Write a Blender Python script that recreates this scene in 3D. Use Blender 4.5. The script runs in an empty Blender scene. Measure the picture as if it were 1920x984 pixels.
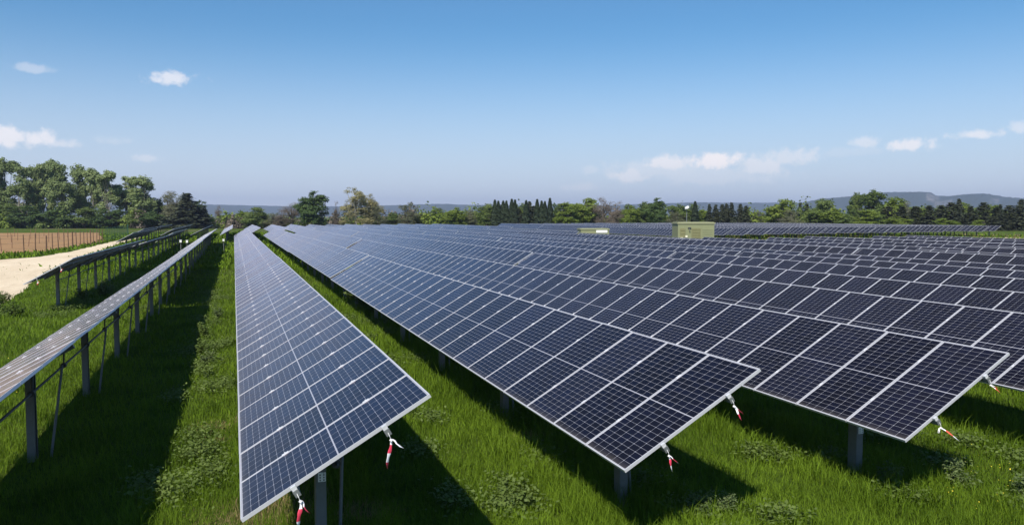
import bpy, math, random
import numpy as np
from mathutils import Vector, Matrix, Quaternion
R = math.radians
SC = bpy.context.scene
COL = SC.collection
rng = np.random.default_rng(7)
random.seed(7)

# ------------------------------------------------------------------ camera, sky, sun, exposure
CAM_Z = 3.85
FPX, YAW, PITCH = 1477.6, 19.429, 3.363          # focal length in px of a 1920 px wide picture
cam = bpy.data.objects.new('camera', bpy.data.cameras.new('camera'))
COL.objects.link(cam)
cam.location = (0, 0, CAM_Z)
cam.rotation_euler = (R(90 - PITCH), 0, R(-YAW))
cam.data.sensor_width = 36
cam.data.lens = FPX / 1920 * 36
cam.data.clip_start = 0.1
cam.data.clip_end = 60000
SC.camera = cam

SUN = Vector((-0.577, -0.70, 1.0)).normalized()     # towards the sun
SUN_EL = math.asin(SUN.z)
SUN_AZ = math.atan2(SUN.x, SUN.y)
EXPOSURE = 0.5
SC.view_settings.view_transform = 'Standard'
SC.view_settings.look = 'None'
SC.view_settings.gamma = 1
SC.view_settings.exposure = EXPOSURE
SC.view_settings.use_curve_mapping = False
sl = bpy.data.objects.new('sun', bpy.data.lights.new('sun', 'SUN'))
COL.objects.link(sl)
sl.data.energy = 5.0
sl.data.angle = R(0.5)
sl.data.color = (1.0, 0.945, 0.85)
sl.rotation_euler = (-SUN).to_track_quat('-Z', 'Y').to_euler()
SC.cycles.max_bounces = 8
SC.cycles.volume_bounces = 0
SC.cycles.use_denoising = True

# camera axes, used for aiming clouds and hills by direction
cy_, sy_, cp_, sp_ = math.cos(R(YAW)), math.sin(R(YAW)), math.cos(R(PITCH)), math.sin(R(PITCH))
C_F = Vector((sy_ * cp_, cy_ * cp_, -sp_)); C_R = Vector((cy_, -sy_, 0)); C_U = C_R.cross(C_F)
def direction(px, py):
    return (C_F + C_R * ((px - 960) / FPX) - C_U * ((py - 492) / FPX))
def at_depth(px, d):                                # ground position seen in column px at depth d
    lat = (px - 960) / FPX * d
    return lat * cy_ + d * sy_, d * cy_ - lat * sy_
def height_at(py, d):                               # height of picture row py at depth d
    return CAM_Z + (405 - py) / FPX * d

class N:                                            # small node helper
    def __init__(s, nt): s.nt = nt; s.n = nt.nodes; s.l = nt.links
    def new(s, t, **k):
        n = s.n.new(t)
        for a, v in k.items(): setattr(n, a, v)
        return n
    def put(s, sock, v):
        if isinstance(v, bpy.types.NodeSocket): s.l.new(v, sock)
        else: sock.default_value = v
    def m(s, op, a, b=0.0, c=None, clamp=False):
        n = s.new('ShaderNodeMath', operation=op, use_clamp=clamp)
        s.put(n.inputs[0], a); s.put(n.inputs[1], b)
        if c is not None: s.put(n.inputs[2], c)
        return n.outputs[0]
    def dot(s, a, v):
        n = s.new('ShaderNodeVectorMath', operation='DOT_PRODUCT')
        s.put(n.inputs[0], a); s.put(n.inputs[1], v); return n.outputs['Value']
    def smooth(s, x, lo, hi, a=0.0, b=1.0):
        n = s.new('ShaderNodeMapRange', interpolation_type='SMOOTHSTEP')
        s.put(n.inputs[0], x); s.put(n.inputs[1], lo); s.put(n.inputs[2], hi); s.put(n.inputs[3], a); s.put(n.inputs[4], b)
        return n.outputs[0]
    def mix(s, f, a, b, blend='MIX'):
        n = s.new('ShaderNodeMix', data_type='RGBA', blend_type=blend)
        s.put(n.inputs[0], f)
        for k, v in ((6, a), (7, b)):
            s.put(n.inputs[k], v if isinstance(v, bpy.types.NodeSocket) else (*v, 1.0)[:4])
        return n.outputs[2]
    def noise(s, vec, scale, detail=4.0, rough=0.55):
        n = s.new('ShaderNodeTexNoise')
        if vec is not None: s.l.new(vec, n.inputs['Vector'])
        n.inputs['Scale'].default_value = scale; n.inputs['Detail'].default_value = detail; n.inputs['Roughness'].default_value = rough
        return n.outputs['Fac']

SKY_STRENGTH = 0.064
def make_world():
    w = bpy.data.worlds.new('World'); SC.world = w; w.use_nodes = True
    h = N(w.node_tree); h.n.clear()
    out = h.new('ShaderNodeOutputWorld'); bg = h.new('ShaderNodeBackground')
    bg.inputs['Strength'].default_value = SKY_STRENGTH
    sky = h.new('ShaderNodeTexSky', sky_type='NISHITA')
    sky.sun_disc = False; sky.sun_elevation = SUN_EL; sky.sun_rotation = SUN_AZ
    sky.altitude = 100; sky.air_density = 1.0; sky.dust_density = 0.6; sky.ozone_density = 1.6
    tc = h.new('ShaderNodeTexCoord'); d = tc.outputs['Generated']
    # clouds: (px, py, half width, half height, opacity) of the direction each is seen in
    clouds = [(318, 148, 48, 17, .62), (72, 131, 34, 10, .28), (14, 258, 42, 22, .75), (74, 262, 34, 20, .72), (118, 270, 36, 11, .4),
              (270, 297, 30, 11, .3), (212, 265, 36, 10, .16), (1345, 303, 54, 22, .95), (1258, 305, 50, 20, .7), (1178, 331, 44, 18, .5), (1330, 330, 170, 26, .24),
              (1430, 314, 56, 26, .5), (1482, 299, 50, 24, .42), (1245, 320, 120, 22, .28), (1620, 268, 34, 12, .42), (1706, 272, 40, 15, .7), (1832, 253, 44, 12, .6),
              (1600, 285, 60, 12, .12), (1912, 240, 16, 16, .4), (1110, 320, 20, 9, .2), (1090, 352, 40, 10, .22)]
    n1 = h.noise(d, 38.0, 6.0, .62); n2 = h.noise(d, 110.0, 5.0, .6)
    wob = h.m('ADD', h.m('MULTIPLY', h.m('SUBTRACT', n1, .5), 1.9), h.m('MULTIPLY', h.m('SUBTRACT', n2, .5), 1.3))
    acc = None
    for px, py, hw, hh, op in clouds:
        v = direction(px, py).normalized(); r = Vector((v.y, -v.x, 0)).normalized(); u = r.cross(v)
        a = h.m('DIVIDE', h.dot(d, tuple(r)), hw / FPX); b = h.m('DIVIDE', h.dot(d, tuple(u)), hh / FPX)
        b = h.m('MULTIPLY', b, h.m('ADD', h.m('MULTIPLY', h.m('LESS_THAN', b, 0.0), .35), 1.0))
        q = h.m('SQRT', h.m('ADD', h.m('MULTIPLY', a, a), h.m('MULTIPLY', b, b)))
        front = h.m('GREATER_THAN', h.dot(d, tuple(v)), .5)
        k = h.smooth(h.m('ADD', q, wob), 1.05, .30, 0.0, op)
        k = h.m('MULTIPLY', k, front)
        acc = k if acc is None else h.m('MAXIMUM', acc, k)
    tint = h.mix(1.0, sky.outputs[0], SKY_TINT, 'MULTIPLY')
    # thin high haze near the horizon is part of this sky
    sep = h.new('ShaderNodeSeparateXYZ'); h.l.new(d, sep.inputs[0])
    hz = h.smooth(sep.outputs['Z'], .24, -.03, 0.0, HORIZON_MIX)
    skyc = h.mix(hz, tint, tuple(c / SKY_STRENGTH for c in HORIZON_COL))
    cl = h.mix(acc, skyc, tuple(c / SKY_STRENGTH for c in (.80, .755, .75)))
    h.l.new(cl, bg.inputs['Color']); h.l.new(bg.outputs[0], out.inputs['Surface'])
SKY_TINT = (0.60, 1.09, 1.38)
HORIZON_COL = (.57, .575, .67)
HORIZON_MIX = .85
make_world()

# ------------------------------------------------------------------ helpers
def mat(name):
    m = bpy.data.materials.new(name); m.use_nodes = True
    h = N(m.node_tree); b = h.n.get('Principled BSDF')
    return m, h, b
def plain(name, col, rough=.6, metal=0.0, var=.15, scale=6.0, bump=0.0):
    m, h, b = mat(name)
    tc = h.new('ShaderNodeTexCoord')
    n = h.noise(tc.outputs['Object'], scale, 5.0, .6)
    oi = h.new('ShaderNodeObjectInfo')
    n = h.m('ADD', n, h.m('MULTIPLY', h.m('SUBTRACT', oi.outputs['Random'], .5), .4))
    c = h.mix(n, tuple(x * (1 - var) for x in col), tuple(min(1, x * (1 + var)) for x in col))
    h.l.new(c, b.inputs['Base Color'])
    h.put(b.inputs['Roughness'], h.m('ADD', h.m('MULTIPLY', n, .2), rough - .1)); b.inputs['Metallic'].default_value = metal
    if bump:
        bp = h.new('ShaderNodeBump'); bp.inputs['Strength'].default_value = bump; h.l.new(n, bp.inputs['Height']); h.l.new(bp.outputs[0], b.inputs['Normal'])
    return m

class MB:
    """collects quads, boxes and tubes into one mesh"""
    def __init__(s): s.v = []; s.f = []; s.mi = []; s.uv = []
    def face(s, pts, mi=0, uv=None):
        i = len(s.v); s.v += [tuple(p) for p in pts]; s.f.append(tuple(range(i, i + len(pts)))); s.mi.append(mi)
        s.uv.append(uv or [(0.0, 0.0)] * len(pts))
    def box(s, c, d, mi=0, mtx=None, top=None):
        x, y, z = (k / 2 for k in d); c = Vector(c)
        P = [Vector(((-1, 1, 1, -1)[i % 4] * x, (-1, -1, 1, 1)[i % 4] * y, (-z if i < 4 else z))) for i in range(8)]
        if mtx is not None: P = [mtx @ p for p in P]
        P = [p + c for p in P]
        for q in ((3, 2, 1, 0), (4, 5, 6, 7), (0, 1, 5, 4), (1, 2, 6, 5), (2, 3, 7, 6), (3, 0, 4, 7)):
            s.face([P[k] for k in q], mi)
    def tube(s, pts, rad, n=8, mi=0, cap=True):
        pts = [Vector(p) for p in pts]
        if not hasattr(rad, '__len__'): rad = [rad] * len(pts)
        rings = []; prev = None
        for i, p in enumerate(pts):
            t = (pts[min(i + 1, len(pts) - 1)] - pts[max(i - 1, 0)]).normalized()
            a = prev if prev is not None else (Vector((1, 0, 0)) if abs(t.x) < .8 else Vector((0, 1, 0)))
            u = (a - t * a.dot(t)).normalized(); w = t.cross(u); prev = u
            rings.append([p + (u * math.cos(2 * math.pi * k / n) + w * math.sin(2 * math.pi * k / n)) * rad[i] for k in range(n)])
        for a, b in zip(rings, rings[1:]):
            for k in range(n): s.face([a[k], a[(k + 1) % n], b[(k + 1) % n], b[k]], mi)
        if cap: s.face(list(reversed(rings[0])), mi); s.face(rings[-1], mi)
    def mesh(s, name, mats, smooth=False):
        me = bpy.data.meshes.new(name); me.from_pydata(s.v, [], s.f)
        for m in mats: me.materials.append(m)
        me.polygons.foreach_set('material_index', s.mi)
        ul = me.uv_layers.new(name='UVMap')
        ul.data.foreach_set('uv', np.array([c for f in s.uv for p in f for c in p], dtype=np.float32))
        if smooth: me.polygons.foreach_set('use_smooth', [True] * len(s.f))
        me.validate(); me.update(); return me

def link(name, me, parent=None, loc=(0, 0, 0), rot=(0, 0, 0), scale=(1, 1, 1)):
    o = bpy.data.objects.new(name, me); COL.objects.link(o)
    o.location = loc; o.rotation_euler = rot; o.scale = scale
    if parent is not None: o.parent = parent
    return o
def tag(o, label=None, cat=None, group=None, kind=None):
    if label: o['label'] = label
    if cat: o['category'] = cat
    if group: o['group'] = group
    if kind: o['kind'] = kind
    return o
def thing(name, label, cat, loc=(0, 0, 0), rz=0.0, group=None):
    return tag(link(name, None, None, loc, (0, 0, rz)), label, cat, group)
def np_mesh(name, verts, loop_verts, sizes, mats, tint=None, smooth=False):
    """mesh from arrays; tint = one value per vertex"""
    me = bpy.data.meshes.new(name)
    me.vertices.add(len(verts)); me.vertices.foreach_set('co', np.ascontiguousarray(verts, np.float32).ravel())
    me.loops.add(len(loop_verts)); me.loops.foreach_set('vertex_index', np.ascontiguousarray(loop_verts, np.int32))
    starts = np.concatenate(([0], np.cumsum(sizes)[:-1])).astype(np.int32)
    me.polygons.add(len(sizes)); me.polygons.foreach_set('loop_start', starts)
    try: me.polygons.foreach_set('loop_total', np.asarray(sizes, np.int32))
    except Exception: pass
    for m in mats: me.materials.append(m)
    if tint is not None:
        a = me.attributes.new('tint', 'FLOAT', 'POINT'); a.data.foreach_set('value', np.ascontiguousarray(tint, np.float32))
    if smooth: me.polygons.foreach_set('use_smooth', [True] * len(sizes))
    me.update(calc_edges=True); return me
ORD = ['first', 'second', 'third', 'fourth', 'fifth', 'sixth', 'seventh', 'eighth', 'ninth', 'tenth', 'eleventh', 'twelfth', 'thirteenth', 'fourteenth', 'fifteenth',
       'sixteenth', 'seventeenth', 'eighteenth', 'nineteenth', 'twentieth', 'twenty-first', 'twenty-second', 'twenty-third', 'twenty-fourth', 'twenty-fifth',
       'twenty-sixth', 'twenty-seventh', 'twenty-eighth', 'twenty-ninth', 'thirtieth', 'thirty-first', 'thirty-second', 'thirty-third', 'thirty-fourth', 'thirty-fifth', 'thirty-sixth', 'thirty-seventh', 'thirty-eighth', 'thirty-ninth', 'fortieth']

# ------------------------------------------------------------------ materials
def ground_mat():
    m, h, b = mat('meadow_soil')
    tc = h.new('ShaderNodeTexCoord'); g = tc.outputs['Object']
    a = h.noise(g, .35, 6, .6); c = h.noise(g, 4.0, 6, .7); e = h.noise(g, .03, 4, .5)
    col = h.mix(h.smooth(c, .3, .7), (.028, .050, .005), (.072, .108, .012))
    col = h.mix(h.smooth(a, .45, .7), col, (.070, .094, .014))
    col = h.mix(h.smooth(e, .5, .68), col, (.085, .085, .035))
    h.l.new(col, b.inputs['Base Color']); b.inputs['Roughness'].default_value = .95; b.inputs['Specular IOR Level'].default_value = .1
    bp = h.new('ShaderNodeBump'); bp.inputs['Strength'].default_value = .8; bp.inputs['Distance'].default_value = .08
    h.l.new(h.noise(g, 14.0, 5, .7), bp.inputs['Height']); h.l.new(bp.outputs[0], b.inputs['Normal'])
    return m
def leaf_mat(name, dark, light, noise_scale=.25, trans=.25, spec=.2, rand=.5):
    m, h, b = mat(name)
    at = h.new('ShaderNodeAttribute', attribute_name='tint')
    tc = h.new('ShaderNodeTexCoord'); oi = h.new('ShaderNodeObjectInfo')
    n = h.noise(tc.outputs['Object'], noise_scale, 3, .5)
    f = h.m('ADD', h.m('MULTIPLY', at.outputs['Fac'], .6), h.m('MULTIPLY', h.m('SUBTRACT', n, .3), 1.0))
    f = h.m('ADD', f, h.m('MULTIPLY', h.m('SUBTRACT', oi.outputs['Random'], .5), rand), clamp=True)
    col = h.mix(f, dark, light)
    h.l.new(col, b.inputs['Base Color']); b.inputs['Roughness'].default_value = .62; b.inputs['Specular IOR Level'].default_value = spec
    tr = h.new('ShaderNodeBsdfTranslucent'); h.l.new(col, tr.inputs['Color'])
    mx = h.new('ShaderNodeMixShader'); mx.inputs[0].default_value = trans
    h.l.new(b.outputs[0], mx.inputs[1]); h.l.new(tr.outputs[0], mx.inputs[2])
    h.l.new(mx.outputs[0], h.n['Material Output'].inputs['Surface'])
    return m
def panel_mat():
    m, h, b = mat('solar_glass')
    uv = h.new('ShaderNodeUVMap'); sp = h.new('ShaderNodeSeparateXYZ'); h.l.new(uv.outputs[0], sp.inputs[0])
    u, v = sp.outputs[0], sp.outputs[1]
    iu = h.m('FLOOR', u); y = h.m('MULTIPLY', h.m('FRACT', u), .984)
    cu = h.m('DIVIDE', h.m('SUBTRACT', y, .009), .966 / 6)
    xm = h.m('MULTIPLY', h.m('SUBTRACT', v, .5), 1.976)
    cv = h.m('DIVIDE', h.m('SUBTRACT', h.m('ABSOLUTE', xm), .006), .0809)
    du = h.m('MULTIPLY', h.m('SUBTRACT', .5, h.m('ABSOLUTE', h.m('SUBTRACT', h.m('FRACT', cu), .5))), .1593)
    dv = h.m('MULTIPLY', h.m('SUBTRACT', .5, h.m('ABSOLUTE', h.m('SUBTRACT', h.m('FRACT', cv), .5))), .0804)
    line = h.m('MAXIMUM', h.m('LESS_THAN', du, .0022), h.m('LESS_THAN', dv, .0016))
    line = h.m('MULTIPLY', line, .72)
    line = h.m('MAXIMUM', line, h.m('LESS_THAN', h.m('ADD', du, dv), .0085))
    for s, lo, hi in ((cu, 0.0, 6.0), (cv, 0.0, 12.0)):
        line = h.m('MAXIMUM', line, h.m('LESS_THAN', s, lo)); line = h.m('MAXIMUM', line, h.m('GREATER_THAN', s, hi))
    oi = h.new('ShaderNodeObjectInfo')
    cmb = h.new('ShaderNodeCombineXYZ'); h.l.new(h.m('FLOOR', cu), cmb.inputs[0])
    h.l.new(h.m('FLOOR', h.m('MULTIPLY', v, 24.0)), cmb.inputs[1]); h.l.new(h.m('ADD', iu, h.m('MULTIPLY', oi.outputs['Random'], 97.0)), cmb.inputs[2])
    wn = h.new('ShaderNodeTexWhiteNoise', noise_dimensions='3D'); h.l.new(cmb.outputs[0], wn.inputs['Vector'])
    cm2 = h.new('ShaderNodeCombineXYZ'); h.l.new(iu, cm2.inputs[0]); h.l.new(h.m('MULTIPLY', oi.outputs['Random'], 97.0), cm2.inputs[1])
    wp = h.new('ShaderNodeTexWhiteNoise', noise_dimensions='3D'); h.l.new(cm2.outputs[0], wp.inputs['Vector'])
    f = h.m('ADD', h.m('MULTIPLY', wn.outputs['Value'], .45), h.m('MULTIPLY', wp.outputs['Value'], .55))
    cell = h.mix(f, (.0034, .0027, .0040), (.0040, .0046, .0150))
    col = h.mix(line, cell, (.30, .30, .34))
    tc = h.new('ShaderNodeTexCoord'); dust = h.noise(tc.outputs['Object'], 2.2, 5, .65)
    col = h.mix(h.m('MULTIPLY', dust, h.m('ADD', .004, h.m('MULTIPLY', wp.outputs['Value'], .026))), col, (.35, .31, .27))
    # dust gathers along the lower edge of each module
    col = h.mix(h.m('MULTIPLY', h.smooth(h.m('ADD', v, h.m('MULTIPLY', dust, .05)), .085, .02), .10), col, (.34, .30, .25))
    h.l.new(col, b.inputs['Base Color'])
    b.inputs['Specular IOR Level'].default_value = 0.0; b.inputs['Roughness'].default_value = .8
    # anti-reflective glass: violet-tinted mirror layer over the cells, by Fresnel
    gl = h.new('ShaderNodeBsdfGlossy'); fr = h.new('ShaderNodeFresnel'); fr.inputs['IOR'].default_value = 1.29
    h.put(gl.inputs['Roughness'], h.m('ADD', h.m('MULTIPLY', dust, .14), .10))
    h.l.new(h.mix(f, (1.0, .83, .86), (.93, .88, .98)), gl.inputs['Color'])
    mx = h.new('ShaderNodeMixShader'); h.l.new(fr.outputs[0], mx.inputs[0]); h.l.new(b.outputs[0], mx.inputs[1]); h.l.new(gl.outputs[0], mx.inputs[2])
    h.l.new(mx.outputs[0], h.n['Material Output'].inputs['Surface'])
    return m
M = dict(
    glass=panel_mat(),
    back=plain('panel_backsheet', (.010, .010, .014), .9),
    frame=plain('anodised_aluminium', (.50, .50, .53), .42, .25, .06),
    clip=plain('bright_aluminium', (.66, .66, .68), .32, .35, .06),
    steel=plain('galvanised_steel', (.125, .135, .135), .6, .2, .3, 9.0, .05),
    dsteel=plain('dark_steel', (.055, .058, .062), .5, .3),
    tagw=plain('white_plate', (.74, .74, .72), .5, 0, .05),
    hole=plain('dark_hole', (.02, .02, .02), .8),
    red=plain('red_tape', (.62, .045, .085), .45, 0, .1), white=plain('white_tape', (.82, .80, .80), .45, 0, .05),
    orange=plain('orange_red_tape', (.70, .10, .06), .45, 0, .1),
    wood=plain('weathered_wood', (.12, .065, .04), .85, 0, .35, 12.0), stake=plain('stake_wood', (.16, .085, .05), .85, 0, .3),
    green_wire=plain('green_coated_wire', (.012, .055, .035), .5), wire=plain('fence_wire', (.16, .16, .15), .5, .6),
    olive=plain('olive_painted_metal', (.20, .212, .112), .6, 0, .06, 3.0), ochre=plain('ochre_door_paint', (.17, .165, .075), .6, 0, .08, 3.0),
    roof=plain('cabin_roof_paint', (.245, .25, .145), .6, 0, .06), cream=plain('cream_plastic', (.70, .66, .50), .5),
    bark=plain('bark', (.10, .085, .07), .9, 0, .35, 3.0, .3), grey_bark=plain('grey_bark', (.20, .18, .15), .9, 0, .35, 3.0, .3), pale_bark=plain('pale_bark', (.34, .31, .26), .85, 0, .25, 3.0, .3),
    ground=ground_mat(),
)

# ------------------------------------------------------------------ ground, track, ploughed field
def sheet(name, pts, z, material, label):
    from mathutils.geometry import tessellate_polygon
    mb = MB(); mb.face([(x, y, z) for x, y in pts]); return tag(link(name, mb.mesh(name, [material])), label, None, None, 'structure')
def jag(pts, step, amp):
    out = []
    for (x0, y0), (x1, y1) in zip(pts, pts[1:] + pts[:1]):
        L = math.hypot(x1 - x0, y1 - y0); n = max(1, min(80, int(L / step)))
        for k in range(n):
            t = k / n; out.append((x0 + (x1 - x0) * t + rng.normal(0, amp), y0 + (y1 - y0) * t + rng.normal(0, amp)))
    return out
g = MB(); S = 14000
xs = [-S, -3000, -600, -120, 0, 120, 600, 3000, S]
for i in range(8):
    for j in range(8):
        g.face([(xs[i], xs[j], 0), (xs[i + 1], xs[j], 0), (xs[i + 1], xs[j + 1], 0), (xs[i], xs[j + 1], 0)])
tag(link('ground', g.mesh('ground', [M['ground']])), 'green meadow ground between and beyond the solar rows', None, None, 'structure')

TRACK = [(-40, -5), (-7.6, -5), (-8.2, 15), (-9.0, 30), (-9.5, 38.7), (-10.2, 46), (-11.6, 55.7), (-12.6, 68), (-13.1, 77), (-14.0, 95), (-14.8, 111), (-15.4, 134), (-16.0, 168),
         (-17.0, 168), (-17.3, 135), (-17.0, 110), (-16.7, 96), (-17.4, 85), (-19.5, 80.5), (-28, 77.5), (-60, 74), (-60, -5)]
FIELD = [(-130, 97), (-60, 92), (-24, 91.5), (-19.6, 98), (-19.2, 112), (-19.0, 128), (-21, 150), (-30, 205), (-50, 208), (-130, 208)]
def dirt(name, a, b, c, s1, s2, st=(1, 1, 1)):
    m, h, bs = mat(name); tc = h.new('ShaderNodeTexCoord'); mp = h.new('ShaderNodeMapping'); mp.inputs['Scale'].default_value = st; mp.inputs['Rotation'].default_value = (0, 0, .12)
    h.l.new(tc.outputs['Object'], mp.inputs['Vector']); p = mp.outputs[0]
    col = h.mix(h.smooth(h.noise(p, s1, 6, .65), .35, .65), a, b); col = h.mix(h.smooth(h.noise(p, s2, 5, .7), .55, .75), col, c)
    h.l.new(col, bs.inputs['Base Color']); bs.inputs['Roughness'].default_value = .95; bs.inputs['Specular IOR Level'].default_value = .1
    bp = h.new('ShaderNodeBump'); bp.inputs['Strength'].default_value = .6; bp.inputs['Distance'].default_value = .06
    h.l.new(h.noise(p, 5.0, 6, .7), bp.inputs['Height']); h.l.new(bp.outputs[0], bs.inputs['Normal']); return m
sheet('gravel_track', jag(TRACK, 1.5, .14), .006, dirt('pale_gravel', (.60, .50, .37), (.52, .42, .30), (.38, .30, .20), .25, .8, (1.6, .35, 1)), 'pale beige gravel track beside the solar rows')
sheet('ploughed_field', jag(FIELD, 3, .25), .010, dirt('brown_soil', (.31, .185, .092), (.23, .135, .068), (.20, .19, .075), .3, .5, (1, 3.5, 1)), 'orange brown ploughed field behind the stake fence')
sheet('dirt_strip', jag([(86, 56), (125, 72), (150, 100), (128, 104), (100, 84), (82, 68)], 3, .5), .006, dirt('ochre_earth', (.26, .17, .07), (.20, .17, .05), (.13, .15, .04), .15, .5), 'ochre bare earth strip on the right of the field')
sheet('sandy_path', jag([(118, 100), (150, 103), (190, 110), (190, 114), (150, 107), (119, 104)], 3, .3), .010, dirt('sand', (.46, .38, .25), (.40, .32, .2), (.3, .25, .15), .2, .7), 'pale sandy path beyond the far block of solar rows')

# ------------------------------------------------------------------ solar tables
PW, NP = 1.02, 27
TL = PW * NP
def add_panel(mb, y0, i, fw=.0100, gl=0, fr=1, bk=2):
    a, b = y0 + .007, y0 + PW - .007; z = -.003
    mb.face([(-.988, a + fw, z), (.988, a + fw, z), (.988, b - fw, z), (-.988, b - fw, z)], gl, [(i, 0), (i, 1), (i + .9999, 1), (i + .9999, 0)])
    mb.face([(-.988, b - fw, z - .006), (.988, b - fw, z - .006), (.988, a + fw, z - .006), (-.988, a + fw, z - .006)], bk)
def add_frame(mb, y0, mi=0, fw=.0100):
    a, b = y0 + .007, y0 + PW - .007
    mb.box((0, a + fw / 2, -.0175), (2.0, fw, .035), mi); mb.box((0, b - fw / 2, -.0175), (2.0, fw, .035), mi)
    for s in (-1, 1): mb.box((s * (1 - .006), (a + b) / 2, -.0175), (.012, b - a - 2 * fw - .0004, .035), mi)
def build(fn, name, mats, smooth=False):
    mb = MB(); fn(mb); return mb.mesh(name, mats, smooth)
ME = {}
ME['panel'] = build(lambda b: add_panel(b, 0, 0, bk=1), 'solar_panel', [M['glass'], M['back']])
ME['frame'] = build(lambda b: add_frame(b, 0), 'panel_frame', [M['frame']])
def whole_panel(b): add_panel(b, 0, 0); add_frame(b, 0, 1)
ME['panel2'] = build(whole_panel, 'solar_panel_whole', [M['glass'], M['frame'], M['back']])
def rail(b, clamps):
    b.box((0, TL / 2, -.072), (.05, TL + .10, .06), 0)
    for y in (-.052, TL + .052): b.box((0, y, -.072), (.054, .010, .064), 0)
    if clamps:
        for k in range(1, NP): b.box((0, k * PW, .002), (.06, .024, .008), 1)
ME['rail'] = build(lambda b: rail(b, False), 'mounting_rail', [M['steel'], M['clip']])
ME['rail2'] = build(lambda b: rail(b, True), 'mounting_rail_clamped', [M['steel'], M['clip']])
ME['clamp'] = build(lambda b: (b.box((0, 0, .002), (.075, .028, .010)), b.tube([(0, 0, .006), (0, 0, .015)], .009, 6)), 'clamp', [M['clip']])
ME['bracket'] = build(lambda b: (b.box((0, -.02, -.018), (.05, .036, .03)), b.box((0, -.035, -.045), (.045, .006, .03))), 'end_clip', [M['clip']])
POSTS = [1.75 + 4.8 * k for k in range(6)]
def post_shape(b, H, mi=0):                          # open channel section, web and two flanges with lips
    b.box((-.055, 0, H / 2 - .15), (.006, .17, H + .3), mi)
    for s in (-1, 1):
        b.box((0.0005, s * .082, H / 2 - .15), (.104, .006, H + .3), mi); b.box((.056, s * .067, H / 2 - .15), (.006, .0355, H + .3), mi)
ME['post'] = build(lambda b: post_shape(b, 1.54), 'post', [M['steel']])
def brace_shape(b): b.tube([(.34, .0, 1.40), (.22, -.5, -.1)], .020, 8)
ME['brace'] = build(brace_shape, 'brace', [M['steel']])
def beam(b):                                         # tilting cross beam carried on the post head
    b.box((0, 0, -.145), (1.25, .07, .075)); b.tube([(-.02, -.12, -.19), (-.02, .12, -.19)], .05, 10)
ME['beam'] = build(beam, 'tilt_beam', [M['steel']])
def rod_shape(b):
    b.tube([(0, 1.1, 0), (0, TL + .1, 0)], .019, 8)
ME['rod'] = build(rod_shape, 'drive_rod', [M['dsteel']])
def link_shape(b):
    b.tube([(0, -.045, 0), (0, .045, 0)], .05, 10); b.tube([(0, 0, .03), (.02, 0, .40)], .016, 6)
ME['link'] = build(link_shape, 'rod_joint', [M['dsteel']])
def far_table(b):
    for k in range(NP): add_panel(b, k * PW, k); add_frame(b, k * PW, 1)
ME['far_panels'] = build(far_table, 'panel_row', [M['glass'], M['frame'], M['back']])
def far_frame(b):
    for x in (-.48, .48): b.box((x, TL / 2, -.072), (.05, TL, .07))
    for p in POSTS: b.box((0, p, -.145), (1.25, .07, .075))
ME['far_frame'] = build(far_frame, 'mounting_frame', [M['steel']])
def tag_plate(b):
    b.box((0, 0, 0), (.085, .006, .105), 0)
    for cx in (-.021, .021):
        for k in range(3): b.box((cx, -.004, -.034 + k * .030), (.013, .003, .017), 1)
    b.box((.021, -.004, .047), (.012, .003, .006), 1)
ME['plate'] = build(tag_plate, 'perforated_plate', [M['tagw'], M['hole']])

def table(x, y0, zax, tilt, tier, label, group):
    t = thing('solar_table', label, 'solar table', (x, y0, 0), 0, group)
    rot = (0, -R(tilt), 0); rm = Matrix.Rotation(-R(tilt), 3, 'Y')
    T = lambda p: Vector((0, 0, zax)) + rm @ Vector(p)
    if tier <= 2:
        for k in range(NP):
            jit = rng.normal(0, .0012)
            p = link('solar_panel', ME['panel' if tier == 1 else 'panel2'], t, T((0, k * PW, jit)), (0, -R(tilt) + rng.normal(0, .0018), 0))
            if tier == 1: link('panel_frame', ME['frame'], p)
        for s in (-.48, .48):
            link('mounting_rail', ME['rail' if tier == 1 else 'rail2'], t, T((s, 0, 0)), rot)
            if tier == 1:
                for k in range(1, NP): link('clamp', ME['clamp'], t, T((s, k * PW, 0)), rot)
                link('end_clip', ME['bracket'], t, T((s, 0, 0)), rot)
        for k, yp in enumerate(POSTS):
            po = link('post', ME['post'], t, (0, yp, 0), (0, 0, 0), (1, 1, (zax - .12) / 1.54))
            link('tilt_beam', ME['beam'], t, T((0, yp, 0)), rot)
            link('brace', ME['brace'], t, (0, yp + .6, 0), (0, 0, 0), (1, 1, zax / 1.65))
        if tier == 1:
            link('drive_rod', ME['rod'], t, (.12, 0, zax - .46))
            for k in range(11): link('rod_joint', ME['link'], t, (.12, 1.25 + 2.4 * k, zax - .46))
        else:
            link('drive_rod', ME['rod'], t, (.12, 0, zax - .46))
    else:
        p = link('panel_row', ME['far_panels'], t, T((0, 0, 0)), rot); link('mounting_frame', ME['far_frame'], t, T((0, 0, 0)), rot)
        for yp in POSTS: link('post', ME['post'], t, (0, yp, 0), (0, 0, 0), (1, 1, (zax - .12) / 1.54))
    return t

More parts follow.
